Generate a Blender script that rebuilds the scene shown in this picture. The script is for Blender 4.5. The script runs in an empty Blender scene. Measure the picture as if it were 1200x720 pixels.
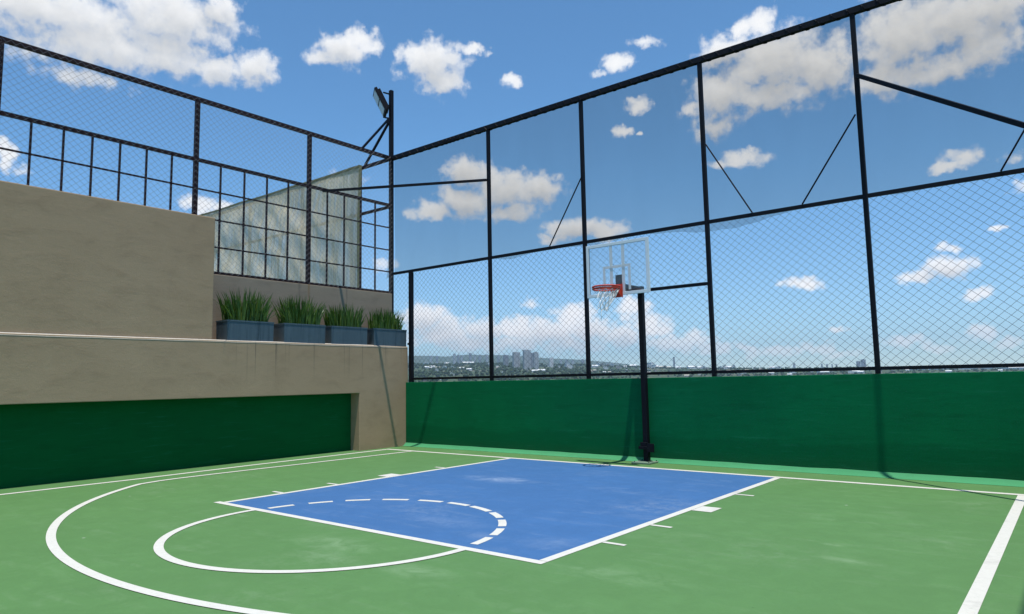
import bpy, bmesh, math, random
from math import radians, sin, cos, tan, pi
from mathutils import Vector, Matrix, noise
random.seed(7)
scene = bpy.context.scene
COL = scene.collection

# ------------------------------------------------------------------ camera
FOCAL, W0, H0 = 816.5, 1200, 720
CAM = Vector((6.1411, -10.7002, 1.5001))
FW = Vector((-0.6265, 0.7724, 0.1045)).normalized()
RT = Vector((0.7753, 0.6314, -0.0182)); RT = (RT - FW * RT.dot(FW)).normalized()
UP = RT.cross(FW)
cam = bpy.data.cameras.new('camera')
cam.sensor_width = 36; cam.lens = FOCAL * 36 / W0
cam.clip_start = 0.05; cam.clip_end = 60000
cob = bpy.data.objects.new('camera', cam); COL.objects.link(cob)
m = Matrix((RT, UP, -FW)).transposed().to_4x4(); m.translation = CAM
cob.matrix_world = m
scene.camera = cob

def azel(x, y):
    """survey of the photograph: compass bearing and height angle, in degrees, of a point seen in it"""
    d = FW + RT * ((x - 600) / FOCAL) - UP * ((y - 360) / FOCAL)
    return math.degrees(math.atan2(d.x, d.y)), math.degrees(math.atan2(d.z, math.hypot(d.x, d.y)))

# ------------------------------------------------------------------ materials
def new_mat(name):
    mt = bpy.data.materials.new(name); mt.use_nodes = True
    nt = mt.node_tree
    for n in list(nt.nodes): nt.nodes.remove(n)
    out = nt.nodes.new('ShaderNodeOutputMaterial')
    return mt, nt, out
def N(nt, typ, **kw):
    n = nt.nodes.new(typ)
    for k, v in kw.items():
        if k.startswith('i_'): n.inputs[k[2:].replace('_', ' ')].default_value = v
        else: setattr(n, k, v)
    return n
def L(nt, a, b): nt.links.new(a, b)
def ramp(nt, fac, stops):
    r = nt.nodes.new('ShaderNodeValToRGB'); e = r.color_ramp.elements
    while len(e) < len(stops): e.new(0.5)
    for q, (p, c) in zip(e, stops):
        q.position = p; q.color = (*c, 1) if len(c) == 3 else c
    if fac is not None: L(nt, fac, r.inputs['Fac'])
    return r.outputs['Color']
def mixc(nt, a, b, fac, mode='MIX'):
    n = nt.nodes.new('ShaderNodeMix'); n.data_type = 'RGBA'; n.blend_type = mode
    for s, v in ((6, a), (7, b), (0, fac)):
        if hasattr(v, 'links'): L(nt, v, n.inputs[s])
        else: n.inputs[s].default_value = (*v, 1) if isinstance(v, tuple) and len(v) == 3 else v
    return n.outputs[2]
def mth(nt, op, a, b=0.0, c=0.0, clamp=False):
    n = nt.nodes.new('ShaderNodeMath'); n.operation = op; n.use_clamp = clamp
    for i, v in enumerate((a, b, c)):
        if hasattr(v, 'links'): L(nt, v, n.inputs[i])
        else: n.inputs[i].default_value = v
    return n.outputs[0]
def pos(nt, scale=(1, 1, 1), obj=False):
    if obj:
        g = nt.nodes.new('ShaderNodeTexCoord').outputs['Object']
    else:
        g = nt.nodes.new('ShaderNodeNewGeometry').outputs['Position']
    mp = nt.nodes.new('ShaderNodeMapping'); mp.inputs['Scale'].default_value = scale
    L(nt, g, mp.inputs['Vector']); return mp.outputs['Vector']
def noi(nt, vec, scale, detail=4, rough=.55, dist=0.0):
    n = nt.nodes.new('ShaderNodeTexNoise'); n.inputs['Scale'].default_value = scale
    n.inputs['Detail'].default_value = detail; n.inputs['Roughness'].default_value = rough
    n.inputs['Distortion'].default_value = dist
    L(nt, vec, n.inputs['Vector']); return n.outputs['Fac']
def principled(nt, out, color, rough=.6, metal=0.0, bump=None, bstr=.2, bdist=.01, spec=.5):
    b = nt.nodes.new('ShaderNodeBsdfPrincipled')
    if hasattr(color, 'links'): L(nt, color, b.inputs['Base Color'])
    else: b.inputs['Base Color'].default_value = (*color, 1)
    if hasattr(rough, 'links'): L(nt, rough, b.inputs['Roughness'])
    else: b.inputs['Roughness'].default_value = rough
    b.inputs['Metallic'].default_value = metal
    b.inputs['Specular IOR Level'].default_value = spec
    if bump is not None:
        bp = nt.nodes.new('ShaderNodeBump'); bp.inputs['Strength'].default_value = bstr
        bp.inputs['Distance'].default_value = bdist
        L(nt, bump, bp.inputs['Height']); L(nt, bp.outputs['Normal'], b.inputs['Normal'])
    L(nt, b.outputs[0], out.inputs['Surface']); return b
def plain(name, color, rough=.5, metal=0.0, var=.25, scale=9.0, spec=.5):
    mt, nt, out = new_mat(name)
    n = noi(nt, pos(nt), scale, 5)
    c = mixc(nt, tuple(v * (1 - var) for v in color), tuple(v * (1 + var) for v in color), n)
    r = mth(nt, 'MULTIPLY_ADD', n, .2, rough - .1)
    principled(nt, out, c, r, metal, n, .08, .005, spec); return mt

def court_mat(name, base, scuff_col, scuff_amt, seed, smears=()):
    mt, nt, out = new_mat(name)
    P = pos(nt); P0_ = P; mp = nt.nodes.new('ShaderNodeMapping'); mp.inputs['Location'].default_value = (seed, seed * .7, 0)
    L(nt, P, mp.inputs['Vector']); P = mp.outputs['Vector']
    big = noi(nt, P, .35, 5, .6); mid = noi(nt, P, 1.6, 7, .65, .4); fine = noi(nt, P, 38, 5, .75); grit = noi(nt, P, 420, 2, .6)
    c = mixc(nt, tuple(v * .84 for v in base), tuple(v * 1.13 for v in base), big)
    c = mixc(nt, c, tuple(v * .80 for v in base), ramp(nt, mid, [(.46, (0, 0, 0)), (.72, (.55, .55, .55))]))
    # streaks left by brooms and squeegees, along a skewed direction
    mp2 = nt.nodes.new('ShaderNodeMapping'); mp2.inputs['Scale'].default_value = (.55, 4.2, 1); mp2.inputs['Rotation'].default_value = (0, 0, radians(-32))
    L(nt, P, mp2.inputs['Vector'])
    st = noi(nt, mp2.outputs[0], 1.3, 6, .65, .6)
    mott = noi(nt, P, 3.4, 6, .7, .8)
    c = mixc(nt, c, tuple(v * .86 for v in base), ramp(nt, mott, [(.40, (.6, .6, .6)), (.58, (0, 0, 0))]))
    c = mixc(nt, c, scuff_col, mth(nt, 'MULTIPLY', mth(nt, 'MULTIPLY', ramp(nt, st, [(.52, (0, 0, 0)), (.80, (1, 1, 1))]), ramp(nt, mott, [(.42, (0, 0, 0)), (.62, (1, 1, 1))])), scuff_amt))
    sp2 = nt.nodes.new('ShaderNodeTexVoronoi'); sp2.inputs['Scale'].default_value = 1.1; L(nt, P, sp2.inputs['Vector'])
    c = mixc(nt, c, (.5, .52, .45), ramp(nt, sp2.outputs['Distance'], [(.010, (.8, .8, .8)), (.022, (0, 0, 0))]))
    # chalky worn areas
    wear = mth(nt, 'MULTIPLY', ramp(nt, noi(nt, P, .55, 3, .5), [(.56, (0, 0, 0)), (.74, (1, 1, 1))]), ramp(nt, noi(nt, P, 5, 8, .75), [(.44, (0, 0, 0)), (.75, (1, 1, 1))]))
    c = mixc(nt, c, scuff_col, mth(nt, 'MULTIPLY', wear, scuff_amt * 1.7))
    for (mx_, my_, sx_, sy_, am) in smears:
        g_ = nt.nodes.new('ShaderNodeVectorMath'); g_.operation = 'MULTIPLY_ADD'; L(nt, P0_, g_.inputs[0]); g_.inputs[1].default_value = (1 / sx_, 1 / sy_, 0); g_.inputs[2].default_value = (-mx_ / sx_, -my_ / sy_, 0)
        l_ = nt.nodes.new('ShaderNodeVectorMath'); l_.operation = 'LENGTH'; L(nt, g_.outputs[0], l_.inputs[0])
        k_ = mth(nt, 'MULTIPLY', mth(nt, 'SUBTRACT', 1.0, l_.outputs['Value'], clamp=True), ramp(nt, mott, [(.36, (0, 0, 0)), (.66, (1, 1, 1))]))
        c = mixc(nt, c, tuple(min(1, v * 1.25) for v in scuff_col), mth(nt, 'MULTIPLY', k_, am, clamp=True))
    # dark fallen specks and fine texture
    sp = nt.nodes.new('ShaderNodeTexVoronoi'); sp.inputs['Scale'].default_value = 3.2; L(nt, P, sp.inputs['Vector'])
    c = mixc(nt, c, tuple(v * .35 for v in base), ramp(nt, sp.outputs['Distance'], [(.018, (.7, .7, .7)), (.03, (0, 0, 0))]))
    c = mixc(nt, c, (0, 0, 0), mth(nt, 'MULTIPLY', fine, .26))
    c = mixc(nt, c, tuple(min(1, v * 1.5) for v in base), mth(nt, 'MULTIPLY', grit, .2))
    principled(nt, out, c, mth(nt, 'MULTIPLY_ADD', mid, .25, .55), 0, grit, .25, .002, .25)
    return mt
M = {}
SMG = [(.55, -6.5, .7, .28, .5), (1.0, -6.9, .5, .2, .4), (1.9, -6.75, .5, .22, .55), (4.55, -4.5, .34, .10, .5), (4.3, -4.0, .12, .06, .6), (-1.6, -7.0, .6, .25, .22), (3.3, -5.9, .8, .3, .25)]
SMK = [(-.92, -2.45, .85, .34, .75), (-.72, -2.3, .35, .16, .7), (.7, -5.2, .7, .3, .35), (1.5, -5.5, .4, .2, .35), (2.2, -5.4, .4, .25, .4)]
M['court'] = court_mat('green acrylic court paint', (.106, .238, .077), (.26, .36, .22), .36, 0, SMG)
M['key'] = court_mat('blue acrylic court paint', (.054, .157, .358), (.26, .33, .44), .45, 13, SMK)
def line_mat():
    mt, nt, out = new_mat('white line paint'); P = pos(nt)
    n = noi(nt, P, 14, 7, .7); w = ramp(nt, noi(nt, P, 38, 6, .75), [(.56, (0, 0, 0)), (.72, (1, 1, 1))])
    c = mixc(nt, (.58, .56, .50), (.72, .70, .63), n)
    c = mixc(nt, c, (.30, .38, .26), mth(nt, 'MULTIPLY', w, .55))
    c = mixc(nt, c, (.42, .40, .36), ramp(nt, noi(nt, P, 2.2, 5, .7), [(.56, (0, 0, 0)), (.74, (.7, .7, .7))]))
    principled(nt, out, c, .6, 0, n, .1, .002, .3); return mt
M['line'] = line_mat()
def stucco(name, lo, hi, streak=None, bstr=.5):
    mt, nt, out = new_mat(name); P = pos(nt)
    big = noi(nt, P, .8, 6, .6); tro = noi(nt, pos(nt, (1, 1.0, 2.3)), 1.7, 10, .66, .35); fine = noi(nt, P, 34, 6, .7); brush = noi(nt, pos(nt, (1, .8, 5)), 3.2, 8, .72, .25)
    c = mixc(nt, lo, hi, big)
    c = mixc(nt, c, tuple(v * .72 for v in lo), ramp(nt, brush, [(.58, (0, 0, 0)), (.80, (.30, .30, .30))]))
    c = mixc(nt, c, tuple(v * .78 for v in lo), ramp(nt, tro, [(.50, (0, 0, 0)), (.72, (.55, .55, .55))]))
    c = mixc(nt, c, tuple(v * 1.12 for v in hi), ramp(nt, tro, [(.22, (.5, .5, .5)), (.42, (0, 0, 0))]))
    c = mixc(nt, c, tuple(v * .6 for v in lo), mth(nt, 'MULTIPLY', fine, .22))
    if streak:
        # vertical run-off stains: thin in y, long in z, only between two heights and two ends
        g = nt.nodes.new('ShaderNodeNewGeometry').outputs['Position']
        s = nt.nodes.new('ShaderNodeSeparateXYZ'); L(nt, g, s.inputs[0])
        st0 = noi(nt, pos(nt, (.3, 11, .10)), 1.0, 3, .6)
        st0 = ramp(nt, st0, [(.57, (0, 0, 0)), (.68, (1, 1, 1))])
        for k, (y0, y1, z0, z1, amt, colr) in enumerate(streak):
            mk = mth(nt, 'MULTIPLY', mth(nt, 'SMOOTH_MIN', mth(nt, 'MULTIPLY', mth(nt, 'SUBTRACT', s.outputs['Y'], y0), 6, clamp=True), mth(nt, 'MULTIPLY', mth(nt, 'SUBTRACT', y1, s.outputs['Y']), 6, clamp=True), .01),
                     mth(nt, 'DIVIDE', mth(nt, 'SUBTRACT', s.outputs['Z'], z0), z1 - z0, clamp=True))
            c = mixc(nt, c, colr, mth(nt, 'MULTIPLY', mth(nt, 'MULTIPLY', mk, st0 if amt < 1 else 3.0, clamp=True), min(amt, .8)))
    h = mth(nt, 'ADD', mth(nt, 'ADD', mth(nt, 'MULTIPLY', tro, 1.0), mth(nt, 'MULTIPLY', brush, .25)), mth(nt, 'MULTIPLY', fine, .35))
    principled(nt, out, c, .85, 0, h, bstr, .009, .2); return mt
M['stucco'] = stucco('grey brown rendered wall', (.385, .262, .162), (.475, .335, .216), [(-4, .8, 1.5, 2.3, .6, (.07, .066, .056))])
M['stucco_low'] = stucco('grey rendered low wall', (.29, .225, .165), (.37, .30, .225), [(-2.0, -.2, 3.2, 3.7, .6, (.09, .085, .07)), (-1.665, -1.575, 3.1, 3.75, 1, (.24, .12, .03))])
def green_wall(name, base, amp):
    mt, nt, out = new_mat(name); P = pos(nt)
    big = noi(nt, P, .7, 5, .6); hz = noi(nt, pos(nt, (1, 1, 6)), 1.4, 8, .7, .5); fine = noi(nt, P, 45, 5, .7)
    c = mixc(nt, tuple(v * (1 - amp) for v in base), tuple(v * (1 + amp) for v in base), big)
    c = mixc(nt, c, tuple(v * .6 for v in base), ramp(nt, hz, [(.5, (0, 0, 0)), (.78, (.6, .6, .6))]))
    if amp > .25:      # a second coat of paint stops at a wavering line a little above the floor
        sz = nt.nodes.new('ShaderNodeSeparateXYZ'); L(nt, P, sz.inputs[0])
        edge = mth(nt, 'MULTIPLY_ADD', noi(nt, pos(nt, (1, 1, .01)), .8, 5, .6), .55, .22)
        band = mth(nt, 'MULTIPLY', mth(nt, 'SUBTRACT', edge, sz.outputs['Z']), 14, clamp=True)
        c = mixc(nt, c, tuple(v * .72 for v in base), mth(nt, 'MULTIPLY', band, .55))
        dirt = mth(nt, 'MULTIPLY', mth(nt, 'SUBTRACT', .26, sz.outputs['Z']), 4.0, clamp=True)
        c = mixc(nt, c, (.05, .075, .045), mth(nt, 'MULTIPLY', mth(nt, 'MULTIPLY', dirt, noi(nt, P, 6, 7, .7)), .45))
    c = mixc(nt, c, (.035, .26, .16), ramp(nt, noi(nt, pos(nt, (.55, .55, 7)), 2.4, 9, .72), [(.56, (0, 0, 0)), (.78, (.34, .34, .34))]))
    c = mixc(nt, c, (.03, .20, .11), mth(nt, 'MULTIPLY', ramp(nt, noi(nt, pos(nt, (1, 1, 3)), 4.5, 9, .75), [(.62, (0, 0, 0)), (.78, (1, 1, 1))]), .3))
    principled(nt, out, c, .7, 0, mth(nt, 'ADD', hz, mth(nt, 'MULTIPLY', fine, .5)), .35, .007, .08); return mt
M['green_wall'] = green_wall('green painted wall', (.0015, .140, .050), .30)
M['coving'] = green_wall('green painted coving', (.075, .31, .135), .18)  # the wall's green made lighter, its sunlit look put into the colour
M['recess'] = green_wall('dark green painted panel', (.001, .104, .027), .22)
M['steel_black'] = plain('black painted steel', (.006, .006, .010), .55, 0, .3, 20, .18)
M['steel_maroon'] = plain('dark maroon painted steel', (.022, .008, .009), .6, 0, .4, 14, .2)
M['wire'] = plain('galvanised wire', (.12, .13, .17), .5, .4, .2, 8)
M['wire_light'] = plain('bright galvanised wire', (.15, .16, .18), .45, .3, .2, 8)
M['hoop_grey'] = plain('grey aluminium frame', (.84, .86, .86), .45, 0, .1, 12)
M['tape_and_strut'] = plain('pale target stripe', (.72, .74, .74), .5, 0, .06, 12)
M['rim'] = plain('orange red painted rim', (.60, .062, .030), .45, 0, .15, 25)
M['net'] = plain('white nylon cord', (.78, .78, .76), .7, 0, .1, 25)
M['concrete'] = plain('pale concrete base plate', (.17, .24, .17), .7, 0, .2, 18)
M['lamp_lens'] = plain('pale lamp lens', (.45, .47, .47), .25, 0, .1, 12)
def zinc():
    mt, nt, out = new_mat('blue grey zinc sheet'); P = pos(nt)
    v = noi(nt, pos(nt, (1, 7, .5)), 2.2, 6, .65, .3); n = noi(nt, P, 6, 6, .6)
    c = mixc(nt, (.055, .085, .108), (.115, .160, .192), v)
    c = mixc(nt, c, (.026, .044, .058), ramp(nt, noi(nt, pos(nt, (1, 12, .35)), 1.6, 4, .6), [(.56, (0, 0, 0)), (.68, (.75, .75, .75))]))
    c = mixc(nt, c, (.13, .17, .20), mth(nt, 'MULTIPLY', ramp(nt, n, [(.55, (0, 0, 0)), (.8, (1, 1, 1))]), .5))
    principled(nt, out, c, mth(nt, 'MULTIPLY_ADD', n, .3, .35), .25, n, .08, .01, .5); return mt
M['zinc'] = zinc()
M['soil'] = plain('dark soil', (.035, .026, .018), .95, 0, .4, 30)
def blade_mat():
    mt, nt, out = new_mat('grass blades'); P = pos(nt, obj=True)
    n = noi(nt, pos(nt, (1, 1, .12)), 30, 3, .5)
    c = ramp(nt, n, [(.25, (.014, .046, .004)), (.52, (.050, .125, .010)), (.74, (.18, .24, .04))])
    b = principled(nt, out, c, .45, 0)
    t = N(nt, 'ShaderNodeBsdfTranslucent'); L(nt, mixc(nt, c, (.14, .24, .03), .5), t.inputs[0])
    mx = N(nt, 'ShaderNodeMixShader'); mx.inputs[0].default_value = .25
    L(nt, b.outputs[0], mx.inputs[1]); L(nt, t.outputs[0], mx.inputs[2]); L(nt, mx.outputs[0], out.inputs['Surface']); return mt
M['blade'] = blade_mat()
def sheer(name, trans, thin, diff, transl, seed=0, streak=0.0, crease=False):
    """woven sheet: part of the light goes straight through the holes, the rest meets the threads"""
    mt, nt, out = new_mat(name); P = pos(nt)
    n = noi(nt, pos(nt, (1, 1, .35)), 1.1, 6, .6, .5)
    tr = N(nt, 'ShaderNodeBsdfTransparent'); tr.inputs[0].default_value = (*trans, 1)
    d = N(nt, 'ShaderNodeBsdfDiffuse'); L(nt, mixc(nt, tuple(v * .8 for v in diff), tuple(v * 1.2 for v in diff), n), d.inputs[0])
    tl = N(nt, 'ShaderNodeBsdfTranslucent'); tl.inputs[0].default_value = (*transl, 1)
    if crease:
        mpv = nt.nodes.new('ShaderNodeMapping'); mpv.inputs['Rotation'].default_value = (0, radians(38), 0); mpv.inputs['Scale'].default_value = (5.0, 1, .40)
        L(nt, P, mpv.inputs['Vector']); cn = noi(nt, mpv.outputs[0], 1.6, 7, .62, .8)
        bp = nt.nodes.new('ShaderNodeBump'); bp.inputs['Strength'].default_value = 1.0; bp.inputs['Distance'].default_value = .10; L(nt, cn, bp.inputs['Height'])
        L(nt, bp.outputs[0], d.inputs['Normal']); L(nt, bp.outputs[0], tl.inputs['Normal'])
    a = N(nt, 'ShaderNodeMixShader'); a.inputs[0].default_value = .5
    L(nt, d.outputs[0], a.inputs[1]); L(nt, tl.outputs[0], a.inputs[2])
    b = N(nt, 'ShaderNodeMixShader')
    f = mth(nt, 'MULTIPLY_ADD', n, streak, thin - streak * .5, clamp=True)
    if crease: f = mth(nt, 'ADD', f, mth(nt, 'MULTIPLY_ADD', cn, 1.2, -.60), clamp=True)
    L(nt, f, b.inputs[0]); L(nt, a.outputs[0], b.inputs[1]); L(nt, tr.outputs[0], b.inputs[2])
    L(nt, b.outputs[0], out.inputs['Surface']); return mt
M['shade'] = sheer('dark shade netting', (.92, .905, .875), .78, (.045, .055, .06), (.03, .035, .04), streak=.10)
M['tarp'] = sheer('translucent plastic tarp', (.86, .86, .82), .10, (.90, .78, .57), (.88, .74, .52), streak=.2, crease=True)
M['hem'] = plain('yellow green tarp hem', (.20, .19, .085), .7, 0, .3, 10)
def glass_mat():
    mt, nt, out = new_mat('clear acrylic board')
    tr = N(nt, 'ShaderNodeBsdfTransparent'); tr.inputs[0].default_value = (.985, .99, .995, 1)
    gl = N(nt, 'ShaderNodeBsdfGlossy'); gl.inputs['Roughness'].default_value = .06
    df = N(nt, 'ShaderNodeBsdfDiffuse'); df.inputs[0].default_value = (.8, .82, .82, 1)
    fr = N(nt, 'ShaderNodeFresnel'); fr.inputs[0].default_value = 1.45
    a = N(nt, 'ShaderNodeMixShader'); L(nt, fr.outputs[0], a.inputs[0]); L(nt, tr.outputs[0], a.inputs[1]); L(nt, gl.outputs[0], a.inputs[2])
    b = N(nt, 'ShaderNodeMixShader'); b.inputs[0].default_value = .05; L(nt, a.outputs[0], b.inputs[1]); L(nt, df.outputs[0], b.inputs[2])
    L(nt, b.outputs[0], out.inputs['Surface']); return mt
M['glass'] = glass_mat()

# ------------------------------------------------------------------ mesh helpers
class MB:
    def __init__(s): s.v = []; s.f = []; s.smooth = False
    def add(s, vs, fs):
        o = len(s.v); s.v += [Vector(p) for p in vs]; s.f += [tuple(i + o for i in q) for q in fs]; return s
    def box(s, a, b):
        (x0, y0, z0), (x1, y1, z1) = a, b
        return s.add([(x0, y0, z0), (x1, y0, z0), (x1, y1, z0), (x0, y1, z0), (x0, y0, z1), (x1, y0, z1), (x1, y1, z1), (x0, y1, z1)],
                     [(3, 2, 1, 0), (4, 5, 6, 7), (0, 1, 5, 4), (1, 2, 6, 5), (2, 3, 7, 6), (3, 0, 4, 7)])
    def frame3(s, p0, p1):
        d = (p1 - p0).normalized(); r = Vector((0, 0, 1)) if abs(d.z) < .9 else Vector((0, 1, 0))
        u = d.cross(r).normalized(); return d, u, u.cross(d)
    def bar(s, p0, p1, w, h=None):
        h = h or w; p0, p1 = Vector(p0), Vector(p1); d, u, v = s.frame3(p0, p1); u = u * w / 2; v = v * h / 2
        return s.add([p0 - u - v, p0 + u - v, p0 + u + v, p0 - u + v, p1 - u - v, p1 + u - v, p1 + u + v, p1 - u + v],
                     [(3, 2, 1, 0), (4, 5, 6, 7), (0, 1, 5, 4), (1, 2, 6, 5), (2, 3, 7, 6), (3, 0, 4, 7)])
    def tube(s, p0, p1, r, n=8, r1=None):
        p0, p1 = Vector(p0), Vector(p1); d, u, v = s.frame3(p0, p1); r1 = r if r1 is None else r1
        vs = [p0 + (u * cos(2 * pi * k / n) + v * sin(2 * pi * k / n)) * r for k in range(n)] + [p1 + (u * cos(2 * pi * k / n) + v * sin(2 * pi * k / n)) * r1 for k in range(n)]
        return s.add(vs, [(k, (k + 1) % n, n + (k + 1) % n, n + k) for k in range(n)] + [tuple(range(n - 1, -1, -1)), tuple(range(n, 2 * n))])
    def path(s, pts, r, n=6):
        for a, b in zip(pts, pts[1:]): s.tube(a, b, r, n)
        return s
    def quad(s, a, b, c, d): return s.add([a, b, c, d], [(0, 1, 2, 3)])
    def build(s, name, mat, parent=None, bevel=0.0, smooth=False):
        me = bpy.data.meshes.new(name)
        off = Vector(parent_loc(parent)) if parent is not None else Vector((0, 0, 0))
        me.from_pydata([tuple(p - off) for p in s.v], [], s.f); me.update()
        bm = bmesh.new(); bm.from_mesh(me)
        if len(bm.faces) < 200000: bmesh.ops.recalc_face_normals(bm, faces=bm.faces)
        if bevel: bmesh.ops.bevel(bm, geom=list(bm.edges), offset=bevel, segments=2, affect='EDGES', profile=.6)
        bm.to_mesh(me); bm.free()
        if smooth:
            for p in me.polygons: p.use_smooth = True
        o = bpy.data.objects.new(name, me); COL.objects.link(o)
        for q in (mat if isinstance(mat, list) else [mat]): me.materials.append(q)
        if parent is not None: o.parent = parent
        return o
def parent_loc(p):
    v = Vector((0, 0, 0))
    while p is not None: v += p.location; p = p.parent
    return v
def tag(o, label, cat, group=None, kind=None):
    if label: o['label'] = label
    if cat: o['category'] = cat
    if group: o['group'] = group
    if kind: o['kind'] = kind
    return o
def thing(name, loc, label, cat, group=None):
    o = bpy.data.objects.new(name, None); COL.objects.link(o); o.location = loc; o.empty_display_size = .2
    return tag(o, label, cat, group)
def struct(o): o['kind'] = 'structure'; return o
def copy_tree(o, parent=None):
    c = o.copy(); COL.objects.link(c)
    if parent is not None: c.parent = parent
    for ch in list(o.children): copy_tree(ch, c)
    return c

# ------------------------------------------------------------------ court floor and markings
YW = .722            # front face of the end wall
XS = -6.45           # front face of the left wall
XL = -7.08           # plane of the left fence
YF = .82             # plane of the end fence
XR = 7.0            # plane of the right fence (out of the picture)
f = MB()
xs = [-7.3 + i * .75 for i in range(21)]; ys = [-17 + j * .75 for j in range(25)]
vs = [(x, y, 0) for y in ys for x in xs]; nx = len(xs)
f.add(vs, [(j * nx + i, j * nx + i + 1, (j + 1) * nx + i + 1, (j + 1) * nx + i) for j in range(len(ys) - 1) for i in range(nx - 1)])
struct(f.build('court_floor', M['court']))
k = MB().quad((-2.55, -5.97, .002), (2.55, -5.97, .002), (2.55, -.06, .002), (-2.55, -.06, .002))
struct(k.build('key_paint', M['key']))
ln = MB(); Z = .004
def strip(pts, w, z=Z):
    """painted band following a line of points, centred on it"""
    pts = [Vector((p[0], p[1], 0)) for p in pts]; a = []
    for i, p in enumerate(pts):
        t = (pts[min(i + 1, len(pts) - 1)] - pts[max(i - 1, 0)]).normalized(); nn = Vector((-t.y, t.x, 0)) * w / 2
        a.append((p + nn, p - nn))
    base = len(ln.v)
    for l, r in a: ln.v += [Vector((l.x, l.y, z)), Vector((r.x, r.y, z))]
    for i in range(len(a) - 1): ln.f.append((base + 2 * i, base + 2 * i + 1, base + 2 * i + 3, base + 2 * i + 2))
def arc(cx, cy, r, a0, a1, n=64): return [(cx + r * cos(radians(a0 + (a1 - a0) * i / n)), cy + r * sin(radians(a0 + (a1 - a0) * i / n))) for i in range(n + 1)]
strip([(-6.19, -.09), (5.52, -.09)], .11)                         # baseline
strip([(-6.13, -.155), (-6.09, -3.5), (-5.99, -5.5), (-6.02, -7.6), (-6.05, -17)], .10)   # left sideline
strip([(5.47, -.155), (5.47, -17)], .098)                         # right sideline
strip([(-2.55, -.155), (-2.55, -5.92)], .09); strip([(2.55, -.155), (2.55, -5.92)], .09)
strip([(-2.68, -5.97), (2.595, -5.97)], .09)
strip(arc(0, -6.02, 1.72, 180, 360), .085, Z + .002)
strip([(-5.30, -.155), (-5.335, -1.6), (-5.38, -2.9), (-5.43, -3.8), (-5.455, -4.6), (-5.455, -5.1), (-5.425, -5.45)] + arc(-.10, -1.69, 6.65, 218.3, 322, 140), .086, Z + .002)
C0 = (0, -6.02)
dash = [((-1.688, -5.844), (-1.592, -5.539)), ((-1.578, -5.35), (-1.413, -5.095)), ((-1.351, -4.942), (-1.102, -4.742)), ((-.985, -4.628), (-.662, -4.495)), ((-.527, -4.444), (-.188, -4.371)), ((-.082, -4.374), (.263, -4.359)), ((.328, -4.384), (.716, -4.50)), ((.80, -4.53), (1.112, -4.672)), ((1.2, -4.75), (1.45, -5.0)), ((1.53, -5.08), (1.65, -5.388)), ((1.681, -5.487), (1.72, -5.80))]
for a, b in dash:
    A0 = math.degrees(math.atan2(a[1] - C0[1], a[0])); A1 = math.degrees(math.atan2(b[1] - C0[1], b[0]))
    strip(arc(C0[0], C0[1], 1.68, A0, A1, 5), .085)
for sx in (-1, 1):
    for y0, w in ((-1.87, .055), (-3.03, .30), (-4.14, .055), (-5.06, .055)):
        x0, x1 = sx * 2.60, sx * 2.83
        strip([(x0, y0), (x1, y0)], w)
struct(ln.build('court_lines', M['line']))

# ------------------------------------------------------------------ walls
# end wall: green, low, with a sloping painted coving at its foot
t = thing('court_wall', (0, YW, 0), 'low dark green painted wall behind the basketball hoop', 'wall')
b = MB().box((XS + .002, YW, -.1), (XR + .15, YW + .2, 1.496)); b.build('wall_panel', M['green_wall'], t, .008)
c = MB(); n = 60
pts = []
for i in range(n + 1):
    x = XS + .003 + (XR - XS - .01) * i / n
    e = noise.noise(Vector((x * 1.3, 3, 0))) * .018; h = noise.noise(Vector((x * 1.7, 9, 0))) * .012
    pts.append([(x, YW - .003, .075 + h), (x, YW - .03, .048 + h * .6), (x, YW - .065 + e * .4, .020), (x, YW - .105 + e * .8, .003)])
for r in pts: c.v += [Vector(q) for q in r]
for i in range(n):
    for j in range(3): c.f.append((i * 4 + j, i * 4 + j + 1, i * 4 + j + 5, i * 4 + j + 4))
c.build('coving', M['coving'], t, smooth=True)
# right wall, beyond the picture edge; it carries the fence whose top rail shades the court corner
t = thing('court_wall', (XR - .1, -6, 0), 'low green painted wall along the right side of court', 'wall')
MB().box((XR - .18, -17, -.1), (XR + .02, YW - .006, 1.496)).build('wall_panel', M['green_wall'], t, .008)

# left: lower wall with a long recess
t = thing('terrace_wall', (XS, -6, 0), 'long lower grey rendered wall with green recess under planters', 'wall')
w = MB()
prof = [(-17, 1.275), (-.66, 1.275), (-.66, -.05), (.795, -.05), (.795, 2.35), (-17, 2.35)]
w.add([(XS - .9, y, z) for y, z in prof] + [(XS, y, z) for y, z in prof], [(0, 1, 2, 3, 4, 5), (11, 10, 9, 8, 7, 6)] + [(i, (i + 1) % 6, 6 + (i + 1) % 6, 6 + i) for i in range(6)])
w.build('wall_body', M['stucco'], t, .012)
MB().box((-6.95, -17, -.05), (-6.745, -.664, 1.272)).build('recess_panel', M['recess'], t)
ce = MB(); n = 150
for i in range(n + 1):
    y = -17 + (17 + .79) * i / n; a = .004 * noise.noise(Vector((y * 2.3, 0, 0))); b = .010 * noise.noise(Vector((y * 1.1, 4, 0)))
    ce.v += [Vector((XS + .004, y, 2.322 + b)), Vector((XS - .012 + a, y, 2.350)), Vector((XS - .040 + a, y, 2.366)), Vector((XS - .044, y, 2.345))]
for i in range(n):
    for j in range(3): ce.f.append((i * 4 + j, i * 4 + j + 1, i * 4 + j + 5, i * 4 + j + 4))
ce.build('cement_edge', plain('pale cement edge', (.50, .45, .38), .85, 0, .25, 12), t)
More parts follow.
